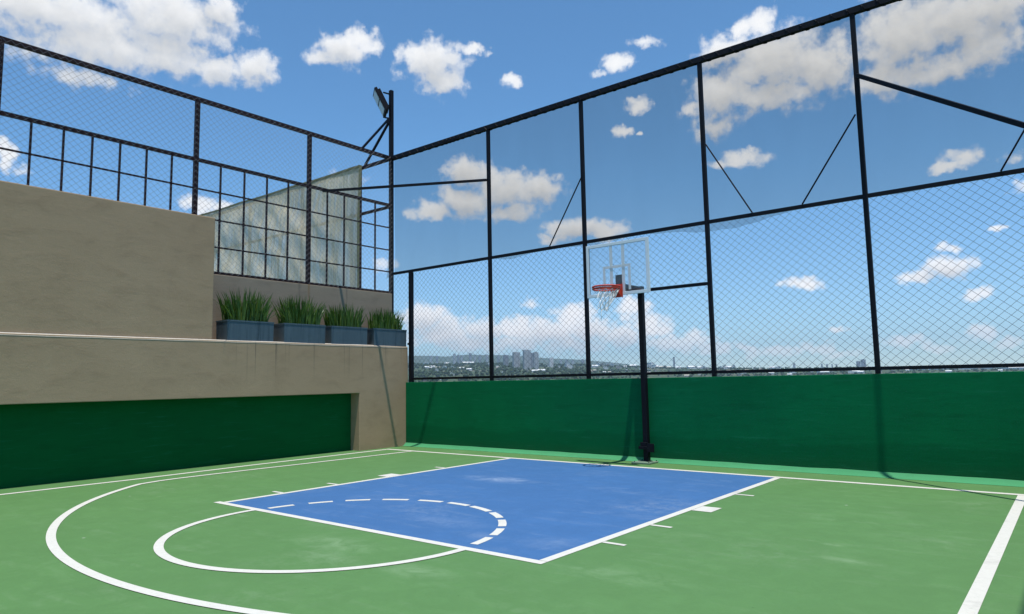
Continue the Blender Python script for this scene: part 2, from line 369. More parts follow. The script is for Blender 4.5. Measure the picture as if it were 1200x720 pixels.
# upper block, set back a few centimetres
b = MB().box((-7.06, -17, 2.352), (-6.495, -4.09, 4.70)); o = b.build('parapet_wall', M['stucco'], None, .02)
tag(o, 'tall grey rendered wall block standing on left end of lower wall', 'wall')
b = MB().box((-7.33, -17, 2.352), (-7.025, .80, 3.70)); o = b.build('low_wall', M['stucco_low'], None, .012)
tag(o, 'low grey wall behind the planters carrying the maroon fence', 'wall')

# ------------------------------------------------------------------ fences
def chain(mb, p, u, up, length, height, nrm, pw=.143, ph=.125, r=.0022):
    """two families of woven diagonal wires clipped to a rectangle (p corner, u along, up)"""
    p, u, up, nrm = Vector(p), Vector(u), Vector(up), Vector(nrm)
    sl = ph / pw
    for fam in (1, -1):
        c = -height / sl
        k0 = int(-height / sl / pw) - 1; k1 = int((length + height / sl) / pw) + 1
        for k in range(k0, k1 + 1):
            x0 = k * pw                                   # at bottom
            s0, s1 = 0.0, height                          # param = height above bottom
            # x = x0 + fam*s/sl  within [0,length]
            if fam == 1: lo, hi = max(0, -x0 * sl), min(height, (length - x0) * sl)
            else: lo, hi = max(0, (x0 - length) * sl), min(height, x0 * sl)
            if hi - lo < .02: continue
            nseg = max(1, int((hi - lo) / .6)); pts = []
            for q in range(nseg + 1):
                s = lo + (hi - lo) * q / nseg; x = x0 + fam * s / sl
                wob = noise.noise(p + u * x * .9 + up * s * .9) * .012
                pts.append(p + u * (x + wob * .35) + up * s + nrm * (fam * r * .9 + wob))
            for a, b2 in zip(pts, pts[1:]): mb.tube(a, b2, r, 3)
ZT, ZM, ZB = 7.172, 4.199, 1.567
PX = [-3.804, -1.309, 1.2455, 3.791]
back = thing('chain_link_fence', (0, YF, 1.496), 'black steel fence frame with chain link on the green wall behind hoop', 'fence')
sb = M['steel_black']
for x in PX: MB().box((x - .034, YF - .034, 1.497), (x + .034, YF + .034, ZT - .045)).build('post', sb, back, .004)
MB().box((-6.40, YF - .045, 1.4965), (-6.31, YF + .045, ZM - .032)).build('post', sb, back, .004)
MB().box((XR - .045, YF - .045, 1.497), (XR + .045, YF + .045, ZT - .045)).build('post', sb, back, .004)
MB().bar((XL + .05, YF, ZT), (XR + .05, YF, ZT), .09, .10).build('top_rail', sb, back)
xs_ = [XL + .045] + PX + [XR]
for i in range(5):
    a, b2 = xs_[i] + .039, xs_[i + 1] - .039
    MB().bar((a, YF, ZM), (b2, YF, ZM), .055, .058).build('middle_rail', sb, back)
xb = [-6.355] + PX + [XR]
for i in range(5): MB().bar((xb[i] + .039, YF, ZB + .01), (xb[i + 1] - .039, YF, ZB + .01), .05, .052).build('bottom_rail', sb, back)
MB().bar((.09, YF - .01, 3.115), (PX[2] - .046, YF - .01, 3.115), .05, .055).build('support_rail', sb, back)
MB().bar((XL + .04, -1.27, 5.90), (PX[0] - .02, YF - .05, 5.96), .05, .05).build('corner_brace', sb, back)
A4 = Vector((PX[3] + .02, YF - .05, 6.10)); D4 = Vector((5.84, -.72, 4.37)) - Vector((3.83, .82, 6.095))
MB().bar(A4, A4 + D4 * ((XR - .05 - A4.x) / D4.x), .06, .06).build('corner_brace', sb, back)
for a, b2 in (((-1.313, 5.544), (-2.153, ZM + .03)), ((1.304, 5.588), (2.06, ZM + .03)), ((3.741, 5.499), (2.87, ZM + .03)), ((6.25, 5.50), (5.50, ZM + .03))):
    MB().tube((a[0], YF - .03, a[1]), (b2[0], YF - .03, b2[1]), .013, 6).build('tie_rod', sb, back)
for i in range(5):
    mb = MB(); a, b2 = xb[i] + .03, xb[i + 1] - .03
    chain(mb, (a, YF + .05, ZB), (1, 0, 0), (0, 0, 1), b2 - a, ZM - ZB, (0, 1, 0), r=.0027)
    mb.build('wire_mesh', M['wire'], back)
mb = MB(); chain(mb, (XL + .06, YF + .05, 2.5), (1, 0, 0), (0, 0, 1), -6.41 - XL - .06, ZM - 2.5, (0, 1, 0)); mb.build('wire_mesh', M['wire'], back)
MB().bar((-6.46, YF - .01, 2.42), (-6.40, YF - .01, 2.42), .04, .05).build('wall_bracket', sb, back)

# shade netting hung over the upper half of the end fence
sh = MB(); nu, nv = 180, 26; x0, x1 = XL + .055, XR
bays = [XL] + PX + [XR]
def hem(x):
    z = ZM - .02
    z -= .07 * max(0, 1 - abs(x + 3.2) / .55) + .09 * max(0, 1 - abs(x - 1.0) / .9) ** 1 + .13 * max(0, 1 - abs(x - 1.75) / 1.0) + .03 * max(0, noise.noise(Vector((x * 2.2, 5, 0))))
    z -= .05 * max(0, 1 - abs(x + 1.1) / .8)
    return z
grid = []
for i in range(nu + 1):
    x = x0 + (x1 - x0) * i / nu
    for j in range(nv + 1):
        v = j / nv; zt = ZT - .02; z = zt + (hem(x) - zt) * v
        d = 0
        for q in range(5):
            if bays[q] <= x <= bays[q + 1]:
                uu = (x - bays[q]) / (bays[q + 1] - bays[q]); d = sin(pi * uu) * sin(pi * min(1, v)) * .07
        d += .05 * max(0, v - .55) * noise.noise(Vector((x * 5.5 + z * 1.5, z * .9, 21))) * 2
        d += noise.noise(Vector((x * 1.1, z * .5, 2))) * .03 + noise.noise(Vector((x * 3.5, z * 1.2, 8))) * .012
        grid.append((x, YF + .065 + max(-.008, d), z))
sh.add(grid, [(i * (nv + 1) + j, i * (nv + 1) + j + 1, (i + 1) * (nv + 1) + j + 1, (i + 1) * (nv + 1) + j) for i in range(nu) for j in range(nv)])
# loose corner blowing past the lamp mast
sh.add([(XL - .02, YF + .08, 6.0), (XL - .16, YF + .12, 5.3), (XL - .30, YF + .16, 4.62), (XL - .34, YF + .14, 4.12), (XL - .02, YF + .1, 4.25), (XL - .02, YF + .09, 5.2)], [(0, 1, 5), (1, 2, 4, 5), (2, 3, 4)])
o = thing('shade_cloth', ((XL + XR) / 2, YF + .06, ZT), 'dark see-through shade netting stretched over upper half of the black fence', 'shade cloth')
sh.build('sheet', M['shade'], o, smooth=True)
# cord lacing the sheet to the top rail, one long uneven spiral
lc = MB(); pts = []; ph = 0; x = XL + .1
rl = random.Random(3)
while x < XR - .1:
    pts.append(Vector((x, YF + cos(ph) * .062, ZT + sin(ph) * .066 - .004 + (.008 * noise.noise(Vector((x * 3, 1, 1))))))); ph += pi / 4; x += .030 + .022 * noise.noise(Vector((x * .9, 7, 0)))
lc.path(pts, .010, 5); lc.build('lacing_cord', sb, o)

# left fence: maroon frame with a lower grid of thin bars
ZL = [3.73, 4.25, 4.80, 5.37, 5.95, 7.18]
left = thing('chain_link_fence', (XL - .13, -6, 3.70), 'maroon steel fence with grid of bars on the left grey wall', 'fence')
sm = M['steel_maroon']; XC = XL
PY = [-1.612, -4.216, -7.49, -10.4, -13.4]
for y in PY: MB().box((XC - .04, y - .04, 3.702), (XC + .04, y + .04, ZL[5] - .04)).build('post', sm, left, .004)
MB().bar((XC, -17, ZL[5]), (XC, YF - .05, ZL[5]), .075, .08).build('top_rail', sm, left)
yy = [YF - .005] + PY + [-17]
for i in range(6):
    a, b2 = yy[i + 1] + .042, yy[i] - .042
    MB().bar((XC, a, ZL[4]), (XC, b2, ZL[4]), .06, .065).build('middle_rail', sm, left)
    MB().bar((XC, a, ZL[0]), (XC, b2, ZL[0]), .055, .055).build('bottom_rail', sm, left)
    for z in ZL[1:4]: MB().bar((XC, a, z), (XC, b2, z), .028, .028).build('grid_bar', sm, left)
BY = [-7.006, -6.526, -6.076, -5.616, -5.152, -4.685, -3.70, -3.18, -2.66, -2.14, -1.113, -.633, -.151, .300]
for y in BY: MB().bar((XC - .001, y, ZL[0] + .028), (XC - .001, y, ZL[4] - .033), .032, .032).build('upright_bar', sm, left)
for i in range(4):
    mb = MB(); a, b2 = yy[i + 1], yy[i]; zb0 = 3.72 if i < 2 else 4.55
    chain(mb, (XC + .047, a, zb0), (0, 1, 0), (0, 0, 1), b2 - a, 7.2 - zb0, (1, 0, 0), pw=.13, ph=.115, r=.0025)
    mb.build('wire_mesh', M['wire_light'], left)
# right fence (out of the picture): posts and rails only
rf = thing('chain_link_fence', (XR, -6, 1.496), 'black steel fence rails on wall right of the court', 'fence')
for y in (-1.9, -4.5, -7.1, -9.7, -12.3): MB().box((XR - .045, y - .045, 1.497), (XR + .045, y + .045, ZT - .045)).build('post', sb, rf, .004)
MB().bar((XR, -17, ZT), (XR, YF - .05, ZT), .09, .1).build('top_rail', sb, rf)
MB().bar((XR, -17, ZM), (XR, YF - .05, ZM), .06, .065).build('middle_rail', sb, rf)

# fence line running on behind the left wall
ext = thing('fence_frame', (-12, YF, 2.0), 'dark fence frame running away behind the left fence, half hidden by tarp', 'fence')
for x in (-8.32, -10.925, -13.732, -16.6): MB().box((x - .035, YF - .035, 1.5), (x + .035, YF + .035, ZT - .04)).build('post', sm, ext)
MB().bar((-16.9, YF, 7.175), (XL - .07, YF, 7.175), .07, .075).build('top_rail', sm, ext)
MB().bar((-16.9, YF, 5.93), (XL - .07, YF, 5.93), .06, .065).build('middle_rail', sm, ext)
MB().bar((-16.9, YF, 3.70), (XL - .07, YF, 3.70), .06, .065).build('bottom_rail', sm, ext)

# tarp
tp = thing('tarp', (-12.4, YF - .07, 7.2), 'translucent grey plastic tarp with yellow green hem behind the maroon grid', 'tarp')
tb = MB(); nu, nv = 120, 60; g = []
for i in range(nu + 1):
    x = -16.9 + (16.9 - 8.17) * i / nu
    for j in range(nv + 1):
        v = j / nv; sag = -.022 * sin(pi * ((x + 16.9) % 2.8) / 2.8)
        zt = 7.20 + sag + .08 * ((-8.17 - x) / 8.7); z = zt + (3.1 - zt) * v
        # diagonal tension folds fanning out of the tied points plus a slack belly
        d = .045 * math.sin((x * 2.2 + z * 2.9) * 2.0 + 2 * noise.noise(Vector((x, z, 0)))) * (0.3 + v) * .6
        d += .10 * noise.noise(Vector((x * .8, z * .8, 4))) + .035 * noise.noise(Vector((x * 3 + z * 2.5, z * 1.2, 11)))
        bil = min(1, max(0, (-8.17 - x) / 2.2)); bil = bil * bil * (3 - 2 * bil)
        g.append((x, YF - .11 - .58 * v * bil - .05 * sin(pi * v) + d * 1.0 * min(1, v * 6) * (.25 + .75 * bil), z))
tb.add(g, [(i * (nv + 1) + j, i * (nv + 1) + j + 1, (i + 1) * (nv + 1) + j + 1, (i + 1) * (nv + 1) + j) for i in range(nu) for j in range(nv)])
sheet = tb.build('sheet', M['tarp'], tp, smooth=True)
hm = MB()
tops = [Vector(g[i * (nv + 1)]) for i in range(0, nu + 1, 2)]
for a, b2 in zip(tops, tops[1:]): hm.bar(a + Vector((0, -.012, 0)), b2 + Vector((0, -.012, 0)), .02, .055)
side = [Vector(g[nu * (nv + 1) + j]) for j in range(0, nv + 1, 3)]
for a, b2 in zip(side, side[1:]): hm.bar(a + Vector((.02, -.015, 0)), b2 + Vector((.02, -.015, 0)), .085, .03)
hm.build('hem', M['hem'], tp)

# ------------------------------------------------------------------ floodlight on its mast
fl = thing('floodlight', (XL, YF, 2.4), 'black floodlight on a tall mast at the corner of the two fences', 'floodlight')
MB().box((XL - .045, YF - .045, 2.4), (XL + .045, YF + .045, 8.98)).build('mast', sb, fl, .004)
MB().bar((XL, YF - .04, 8.25), (XL, -.10, 7.225), .05).build('brace', sb, fl)
MB().bar((XL - .03, YF, 8.22), (-8.12, YF, 7.22), .05).build('brace', sb, fl)
for z in (8.87, 8.56, 8.22): MB().bar((XL, YF - .04, z), (XL, YF - .26, z - .02), .03).build('bracket', sb, fl)
hd = bpy.data.objects.new('lamp_head', None)
LH = Vector((XL - .02, YF - .34, 8.57)); nrm = Vector((-.52, -.72, -.44)).normalized(); ux = Vector((0, 0, 1)).cross(nrm).normalized(); uz = nrm.cross(ux)
def lp(a, b2, c): return LH + ux * a + uz * b2 + nrm * c
def lbox(mb, a0, a1, b0, b1, c0, c1):
    return mb.add([lp(a0, b0, c0), lp(a1, b0, c0), lp(a1, b1, c0), lp(a0, b1, c0), lp(a0, b0, c1), lp(a1, b0, c1), lp(a1, b1, c1), lp(a0, b1, c1)],
                  [(3, 2, 1, 0), (4, 5, 6, 7), (0, 1, 5, 4), (1, 2, 6, 5), (2, 3, 7, 6), (3, 0, 4, 7)])
q = MB(); lbox(q, -.27, .27, -.31, .31, -.03, .04)
for s in range(-6, 7): lbox(q, s * .036 - .006, s * .036 + .006, -.26, .26, -.10, -.028)
head = q.build('lamp_head', sb, fl, .004)
q = MB(); lbox(q, -.225, .225, .02, .27, .036, .048); q.build('lens', M['lamp_lens'], head)
q = MB(); lbox(q, -.225, .225, -.27, -.02, .036, .048); q.build('lens', M['lamp_lens'], head)

# ------------------------------------------------------------------ basketball hoop
PXH, PYH, BY0 = .02, .585, -.162
hp = thing('basketball_hoop', (PXH, PYH, 0), 'basketball hoop with clear backboard on a black pole at the green wall', 'basketball hoop')
MB().box((PXH - .047, PYH - .047, .02), (PXH + .047, PYH + .047, 3.16)).build('pole', sb, hp, .008)
bp = MB().box((PXH - .17, PYH - .27, .003), (PXH + .19, PYH + .10, .028)).build('base_plate', M['concrete'], hp, .005)
for dx, dy in ((-.13, -.22), (.15, -.22), (-.13, .06), (.15, .06)): MB().tube((PXH + dx, PYH + dy, .027), (PXH + dx, PYH + dy, .042), .011, 6).build('bolt', M['steel_black'], bp)
bx = MB().box((PXH - .10, PYH - .12, .24), (PXH + .10, PYH + .06, .295)); bx.box((PXH - .08, PYH - .09, .297), (PXH + .05, PYH - .049, .36)); bx.build('clamp', sb, hp, .006)
MB().box((PXH + .09, PYH - .15, .20), (PXH + .22, PYH - .13, .35)).build('winch_plate', sb, hp, .004)
q = MB(); q.tube((PXH + .15, PYH - .129, .27), (PXH + .15, PYH - .05, .27), .03, 10); q.build('winch', sb, hp)
q = MB(); q.bar((PXH, PYH + .03, 3.09), (PXH, BY0 + .06, 3.09), .10, .10); q.build('arm', sb, hp)
q = MB(); q.box((-.075, BY0 + .02, 2.99), (.075, BY0 + .06, 3.30)); q.build('mounting_plate', sb, hp, .004)
BX0, BX1, BZ0, BZ1 = -.646, .602, 2.938, 3.886
bd = MB(); bd.box((BX0 + .035, BY0 - .006, BZ0 + .035), (BX1 - .035, BY0 + .006, BZ1 - .035)); bd = bd.build('backboard', M['glass'], hp)
q = MB(); fw_ = .054
q.box((BX0, BY0 - .016, BZ0), (BX1, BY0 + .020, BZ0 + fw_)); q.box((BX0, BY0 - .016, BZ1 - fw_), (BX1, BY0 + .020, BZ1))
q.box((BX0, BY0 - .016, BZ0 + fw_), (BX0 + fw_, BY0 + .020, BZ1 - fw_)); q.box((BX1 - fw_, BY0 - .016, BZ0 + fw_), (BX1, BY0 + .020, BZ1 - fw_))
q.build('frame', M['hoop_grey'], bd, .004)
for x in (-.135, .105): MB().box((x - .028, BY0 - .0125, BZ0 + fw_ + .002), (x + .028, BY0 - .0065, BZ1 - fw_ - .002)).build('strut', M['tape_and_strut'], bd)  # steel struts from behind the glass, moved in front so they look lit
q = MB(); yf0, yf1 = BY0 - .0185, BY0 - .0130; s0, s1, z0, z1, tw = -.30, .25, 3.02, 3.47, .045
q.box((s0, yf0, z1 - tw), (s1, yf1, z1)); q.box((s0, yf0, z0), (s0 + tw, yf1, z1 - tw)); q.box((s1 - tw, yf0, z0), (s1, yf1, z1 - tw))
q.build('target_square', M['tape_and_strut'], bd)
RC = Vector((-.022, BY0 - .385, 3.05)); RR = .23
q = MB(); nseg = 40
for i in range(nseg):
    a0, a1 = 2 * pi * i / nseg, 2 * pi * (i + 1) / nseg
    for dz, rr in ((0, RR), (-.035, RR - .004)): q.tube(RC + Vector((cos(a0) * rr, sin(a0) * rr, dz)), RC + Vector((cos(a1) * rr, sin(a1) * rr, dz)), .015, 8)
rim = q.build('rim', M['rim'], hp, smooth=False)
q = MB(); q.box((-.125, BY0 - .024, 2.90), (.085, BY0 - .012, 3.13)); q.box((-.09, BY0 - .17, 3.035), (.05, BY0 - .022, 3.062))
q.add([(-.09, BY0 - .165, 3.034), (-.078, BY0 - .165, 3.034), (-.078, BY0 - .024, 3.034), (-.09, BY0 - .024, 3.034), (-.09, BY0 - .024, 2.92), (-.078, BY0 - .024, 2.92)], [(0, 1, 2, 3), (0, 3, 4), (1, 5, 2), (0, 4, 5, 1), (3, 2, 5, 4)])
q.add([(.038, BY0 - .165, 3.034), (.05, BY0 - .165, 3.034), (.05, BY0 - .024, 3.034), (.038, BY0 - .024, 3.034), (.038, BY0 - .024, 2.92), (.05, BY0 - .024, 2.92)], [(0, 1, 2, 3), (0, 3, 4), (1, 5, 2), (0, 4, 5, 1), (3, 2, 5, 4)])
q.build('rim_bracket', M['rim'], rim)
q = MB()
def netpt(a, k):
    a = a % (2 * pi)      # ragged net, pulled towards one side as it falls
    rr = [.222, .185, .150, .115, .095, .085][k]; z = [-.045, -.12, -.19, -.26, -.33, -.41][k]
    pull = Vector((-.02, -.03, 0)) * k * .45
    w_ = Vector((noise.noise(Vector((a * 3, k, 0))), noise.noise(Vector((a * 3, k, 7))), noise.noise(Vector((a * 3, k, 13))) * .8)) * .022 * k
    return RC + Vector((cos(a) * rr, sin(a) * rr, z)) + pull + w_
nl = 12
def torn(a): return cos(a) * -.775 + sin(a) * -.63 > .66          # loops gone on the open side
for i in range(nl):
    for kk in range(5):
        a0 = 2 * pi * (i + .5 * (kk % 2)) / nl
        if torn(a0): continue
        for dlt in (-.5, .5):
            q.tube(netpt(a0, kk), netpt(a0 + 2 * pi * dlt / nl, kk + 1), .006, 5)
    if not torn(2 * pi * i / nl): q.tube(RC + Vector((cos(2 * pi * i / nl) * RR, sin(2 * pi * i / nl) * RR, -.03)), netpt(2 * pi * i / nl, 0), .006, 5)
e0 = netpt(2 * pi * 4.5 / nl, 5)
q.path([e0, e0 + Vector((.01, -.01, -.07)), e0 + Vector((-.005, 0, -.16))], .005, 5)
q.build('net', M['net'], rim)

# ------------------------------------------------------------------ planters and their grasses
pn = thing('planter', (-6.69, 0, 2.352), '', 'planter', 'zinc planters along the wall ledge')
PL, PD, PH = 1.0, .42, .405
q = MB(); th = .012
hx, hy = PD / 2, PL / 2
def rect(z, sx, sy): return [(-sx, -sy, z), (sx, -sy, z), (sx, sy, z), (-sx, sy, z)]
q.v = []; o0 = Vector((-6.69, 0, 2.352))
rings = [rect(0, hx - .006, hy - .006), rect(PH - .03, hx - .001, hy - .001), rect(PH - .028, hx + .006, hy + .006), rect(PH, hx + .006, hy + .006), rect(PH, hx - .018, hy - .018), rect(.30, hx - .02, hy - .02)]
for r in rings: q.v += [Vector(p) + o0 for p in r]
for k2 in range(len(rings) - 1):
    for i in range(4): q.f.append((k2 * 4 + i, k2 * 4 + (i + 1) % 4, (k2 + 1) * 4 + (i + 1) % 4, (k2 + 1) * 4 + i))
q.f.append((3, 2, 1, 0))
q.build('box', M['zinc'], pn)
s = MB(); s.v = [Vector(p) + o0 for p in rect(.36, hx - .021, hy - .021)]; s.f = [(0, 1, 2, 3)]; s.build('soil', M['soil'], pn)
spots = [(-3.31, 0.8, 0), (-2.074, -.6, .012), (-.914, .9, 0), (.267, -.5, .015)]
labels = ['blue grey zinc planter against the tall wall block, first of the row', 'blue grey zinc planter with the rust stain on the wall above, second from tall block',
          'blue grey zinc planter third from the tall wall block', 'blue grey zinc planter at the wall end nearest the floodlight mast']
glabels = ['tall spreading green grass in the planter against the tall wall block', 'upright green grass in second planter from the tall wall block',
           'shorter green grass in third planter from the tall wall block', 'short green grass leaning right in planter nearest the floodlight mast']
for i, (y, rz, dx) in enumerate(spots):
    o = pn if i == 0 else copy_tree(pn)
    o.location = (-6.69 + dx, y, 2.352); o.rotation_euler.z = radians(rz); o['label'] = labels[i]
    gr = MB(); rnd = random.Random(30 + i); base = Vector((-6.69 + dx, y, 2.352 + .355))
    H = [.74, .70, .62, .58][i]
    for bnum in range(290):
        by = rnd.uniform(-1, 1); bxx = rnd.uniform(-.15, .15)
        p0 = base + Vector((bxx, by * .40, 0)); h = H * rnd.uniform(.5, 1.05) * (1 - .12 * abs(by)); 
        lean = Vector((rnd.gauss(0, .045) + .015, by * .04 + rnd.gauss(0, .05) + (.22 * max(0, by) ** 2 if i == 3 else .16 * by * abs(by)), 0))
        if rnd.random() < .08: lean *= 2.3; h *= .9
        ang = rnd.uniform(0, pi); wv = Vector((cos(ang), sin(ang), 0)) * rnd.uniform(.009, .016)
        if rnd.random() < .5: wv = Vector((.15, 1, 0)).normalized() * rnd.uniform(.009, .016)
        vs = []
        for tt in (0, .35, .7, 1):
            c = p0 + Vector((0, 0, h * tt)) + lean * h * 2 * (tt ** 1.8) - Vector((0, 0, lean.length ** 2 * h * tt * .8))
            wd = wv * (1.0, 1.05, .75, .05)[int(tt * 3 + .01)]
            vs += [c - wd, c + wd]
        gr.add(vs, [(0, 1, 3, 2), (2, 3, 5, 4), (4, 5, 7, 6)])
    g = gr.build('grass_plant', M['blade']); tag(g, glabels[i], 'plant', 'grasses in the zinc planters')

# ------------------------------------------------------------------ far country: terrain, woods, city
def lerp_tab(tab, a):
    if a <= tab[0][0]: return tab[0][1]
    for (a0, v0), (a1, v1) in zip(tab, tab[1:]):
        if a <= a1: return v0 + (v1 - v0) * (a - a0) / (a1 - a0)
    return tab[-1][1]
EL1 = [(-180, .5), (-90, 1.2), (-60, 1.5), (-47, 1.48), (-44, 1.36), (-41, 1.36), (-37.5, 1.22), (-33.5, 1.12), (-28, .80), (-22, .60), (-19, .54), (-13, .44), (-8, .30), (-3, .20), (20, .2), (180, .5)]
EL2 = [(-180, 1), (-60, 2.1), (-47, 2.12), (-44.6, 2.0), (-42.5, 2.12), (-40, 2.08), (-38, 1.95), (-36, 1.74), (-33.2, 1.50), (-31.5, 1.30), (-28.5, .98), (-25, .72), (-20, .5), (-10, .36), (0, .2), (180, 1)]
R1, R2 = 4500.0, 10500.0
def elev(az, R):
    e1, e2 = lerp_tab(EL1, az), lerp_tab(EL2, az)
    if R <= 700: return -2.6 - (700 - R) / 700 * 4.0
    if R <= R1:
        u = (R - 700) / (R1 - 700); return -2.6 + (e1 + 2.6) * (1 - (1 - u) ** 1.9)
    if R <= 7000: u = (R - R1) / (7000 - R1); return e1 - .28 * sin(pi * u * .5)
    if R <= R2: u = (R - 7000) / (R2 - 7000); u = u * u * (3 - 2 * u); return (e1 - .28) * (1 - u) + e2 * u
    return e2 - (R - R2) / 3500 * 1.1
def ground_z(az, R):
    e = elev(az, R)
    z = 1.5 + R * tan(radians(e))
    x, y = R * sin(radians(az)), R * cos(radians(az))
    z += noise.noise(Vector((x / 420, y / 420, 0))) * min(9, R / 420) + (noise.noise(Vector((x / 1300, y / 1300, 3))) * 22 if R > 8500 else 0)
    if R < 700: z = max(z, -40)
    return z
def at(az, R, dz=0.0): return Vector((CAM.x + R * sin(radians(az)), CAM.y + R * cos(radians(az)), ground_z(az, R) + dz))
tr = MB(); Rs = [45, 90, 160, 260, 380, 520, 700] + [700 + (R1 - 700) * i / 24 for i in range(1, 25)] + [R1 + (R2 - R1) * i / 18 for i in range(1, 19)] + [11000, 12000, 13500]
azs = [-180 + i for i in range(115)] + [-65 + i * .4 for i in range(190)] + [11 + i for i in range(169)]
na = len(azs)
tr.v = [at(a, R) for R in Rs for a in azs]
tr.f = [(j * na + i, j * na + (i + 1) % na, (j + 1) * na + (i + 1) % na, (j + 1) * na + i) for j in range(len(Rs) - 1) for i in range(na)]
tr.f.append(tuple(range(na)))
def land_mat():
    mt, nt, out = new_mat('wooded city land'); P = pos(nt)
    a = noi(nt, P, .006, 8, .65); b = noi(nt, P, .03, 6, .7)
    c = ramp(nt, a, [(.3, (.030, .055, .022)), (.5, (.055, .085, .035)), (.62, (.12, .12, .07)), (.75, (.22, .20, .16))])
    c = mixc(nt, c, (.30, .29, .27), mth(nt, 'MULTIPLY', ramp(nt, b, [(.60, (0, 0, 0)), (.68, (1, 1, 1))]), .5))
    principled(nt, out, c, .9, 0, None, spec=.1); return mt
o = tr.build('ground', land_mat(), None, smooth=True); struct(o)

# woods that read as one mass
ico = bmesh.new(); bmesh.ops.create_icosphere(ico, subdivisions=1, radius=1)
IV = [v.co.copy() for v in ico.verts]; IF = [tuple(v.index for v in f.verts) for f in ico.faces]; ico.free()
rnd = random.Random(5); wd = MB(); WV, WF = [], []
ntree = 0
while ntree < 6500:
    az = rnd.uniform(-60, 6); R = 1500 + (R1 + 500 - 1500) * rnd.random() ** .8
    dens = noise.noise(Vector((R * sin(radians(az)) / 260, R * cos(radians(az)) / 260, 1)))
    left_ = az < -33
    if dens < (-.25 if left_ else -.02) and rnd.random() < .8: continue
    c = at(az, R); h = rnd.uniform(5, 12) * (1.0 if left_ else .72); r = h * rnd.uniform(.55, .9)
    o_ = len(WV); sd = rnd.random() * 100
    for v in IV:
        k_ = 1 + .5 * noise.noise(v * 1.7 + Vector((sd, 0, 0)))
        WV.append(c + Vector((v.x * r * k_, v.y * r * k_, h * .5 + v.z * h * .62 * k_)))
    WF += [tuple(i + o_ for i in q) for q in IF]; ntree += 1
wd.v, wd.f = WV, WF
def leaf_mat():
    mt, nt, out = new_mat('far foliage'); P = pos(nt)
    n = noi(nt, P, .05, 4, .6); n2 = noi(nt, P, .6, 4, .7)
    c = ramp(nt, n, [(.3, (.020, .042, .014)), (.55, (.040, .070, .022)), (.75, (.075, .095, .035))])
    c = mixc(nt, c, (.015, .03, .01), mth(nt, 'MULTIPLY', n2, .5))
    principled(nt, out, c, .8, 0, n2, .6, .6, .1); return mt
me = bpy.data.meshes.new('distant_trees'); me.from_pydata([tuple(v) for v in wd.v], [], wd.f); me.update(); me.materials.append(leaf_mat())
o = bpy.data.objects.new('distant_trees', me); COL.objects.link(o)
tag(o, 'dark green mass of trees across the far city hillside', 'trees', kind='stuff')

def facade(name, wall, win, fz=3.3, fx=3.6):
    mt, nt, out = new_mat(name)
    g = nt.nodes.new('ShaderNodeTexCoord').outputs['Object']; s = nt.nodes.new('ShaderNodeSeparateXYZ'); L(nt, g, s.inputs[0])
    u = mth(nt, 'ADD', s.outputs['X'], s.outputs['Y'])
    fzv = mth(nt, 'FRACT', mth(nt, 'DIVIDE', s.outputs['Z'], fz)); fxv = mth(nt, 'FRACT', mth(nt, 'DIVIDE', u, fx))
    a = mth(nt, 'MULTIPLY', mth(nt, 'GREATER_THAN', fzv, .42), mth(nt, 'GREATER_THAN', fxv, .28))
    n = noi(nt, g, .12, 4, .7)
    c = mixc(nt, tuple(v * .8 for v in wall), tuple(v * 1.15 for v in wall), n)
    nrm = nt.nodes.new('ShaderNodeNewGeometry'); sn = nt.nodes.new('ShaderNodeSeparateXYZ'); L(nt, nrm.outputs['True Normal'], sn.inputs[0])
    side_ = mth(nt, 'LESS_THAN', mth(nt, 'ABSOLUTE', sn.outputs['Z']), .5)
    c = mixc(nt, c, win, mth(nt, 'MULTIPLY', a, side_))
    principled(nt, out, c, .6); return mt
FAC = [facade('pale tower facade', (.62, .62, .61), (.09, .105, .13)), facade('grey tower facade', (.40, .41, .43), (.07, .08, .10)), facade('white block facade', (.80, .79, .76), (.40, .40, .42))]
def find_R(az, el, lo=1600, hi=R1 - 100):
    for _ in range(40):
        m_ = (lo + hi) / 2
        if elev(az, m_) < el: lo = m_
        else: hi = m_
    return (lo + hi) / 2
def tower(x0, x1, ytop, ybase, R, fac, label, cat='tower', group='towers of the distant city', rot=None, crown=True, name='apartment_tower', depth=.8):
    xc = (x0 + x1) / 2; az, el_t = azel(xc, ytop)
    wdt = R * (x1 - x0) / FOCAL * .93 ; c = at(az, R); zt = 1.5 + R * tan(radians(el_t)); zb = c.z - 8
    t_ = thing(name, (c.x, c.y, zb), label, cat, group); h = zt - zb
    if rot is None: rot = radians(-az) + .25
    t_.rotation_euler.z = rot
    w2 = wdt / 2 * .86; d2 = w2 * depth; q = MB()
    q.box((-w2, -d2, 0), (w2, d2, h - 3)); q.box((-w2 * .55, -d2 - w2 * .12, 0), (w2 * .1, -d2 + .02, h - 5)); q.box((w2 * .35, -d2 - w2 * .10, 0), (w2 * .8, -d2 + .03, h - 4))
    def put(mb, nm, mt):
        off = Vector((c.x, c.y, zb)); mb.v = [v + off for v in mb.v]; return mb.build(nm, mt, t_)
    put(q, 'wall', fac)
    if crown:
        q = MB(); q.box((-w2 * .6, -d2 * .6, h - 3), (w2 * .35, d2 * .6, h)); q.box((-w2 * 1.0, -d2 * 1.0, h - 2.99), (-w2 * .93, d2, h - 1.6)); q.box((w2 * .93, -d2, h - 2.99), (w2, d2, h - 1.6))
        put(q, 'roof_block', FAC[1])
    return t_
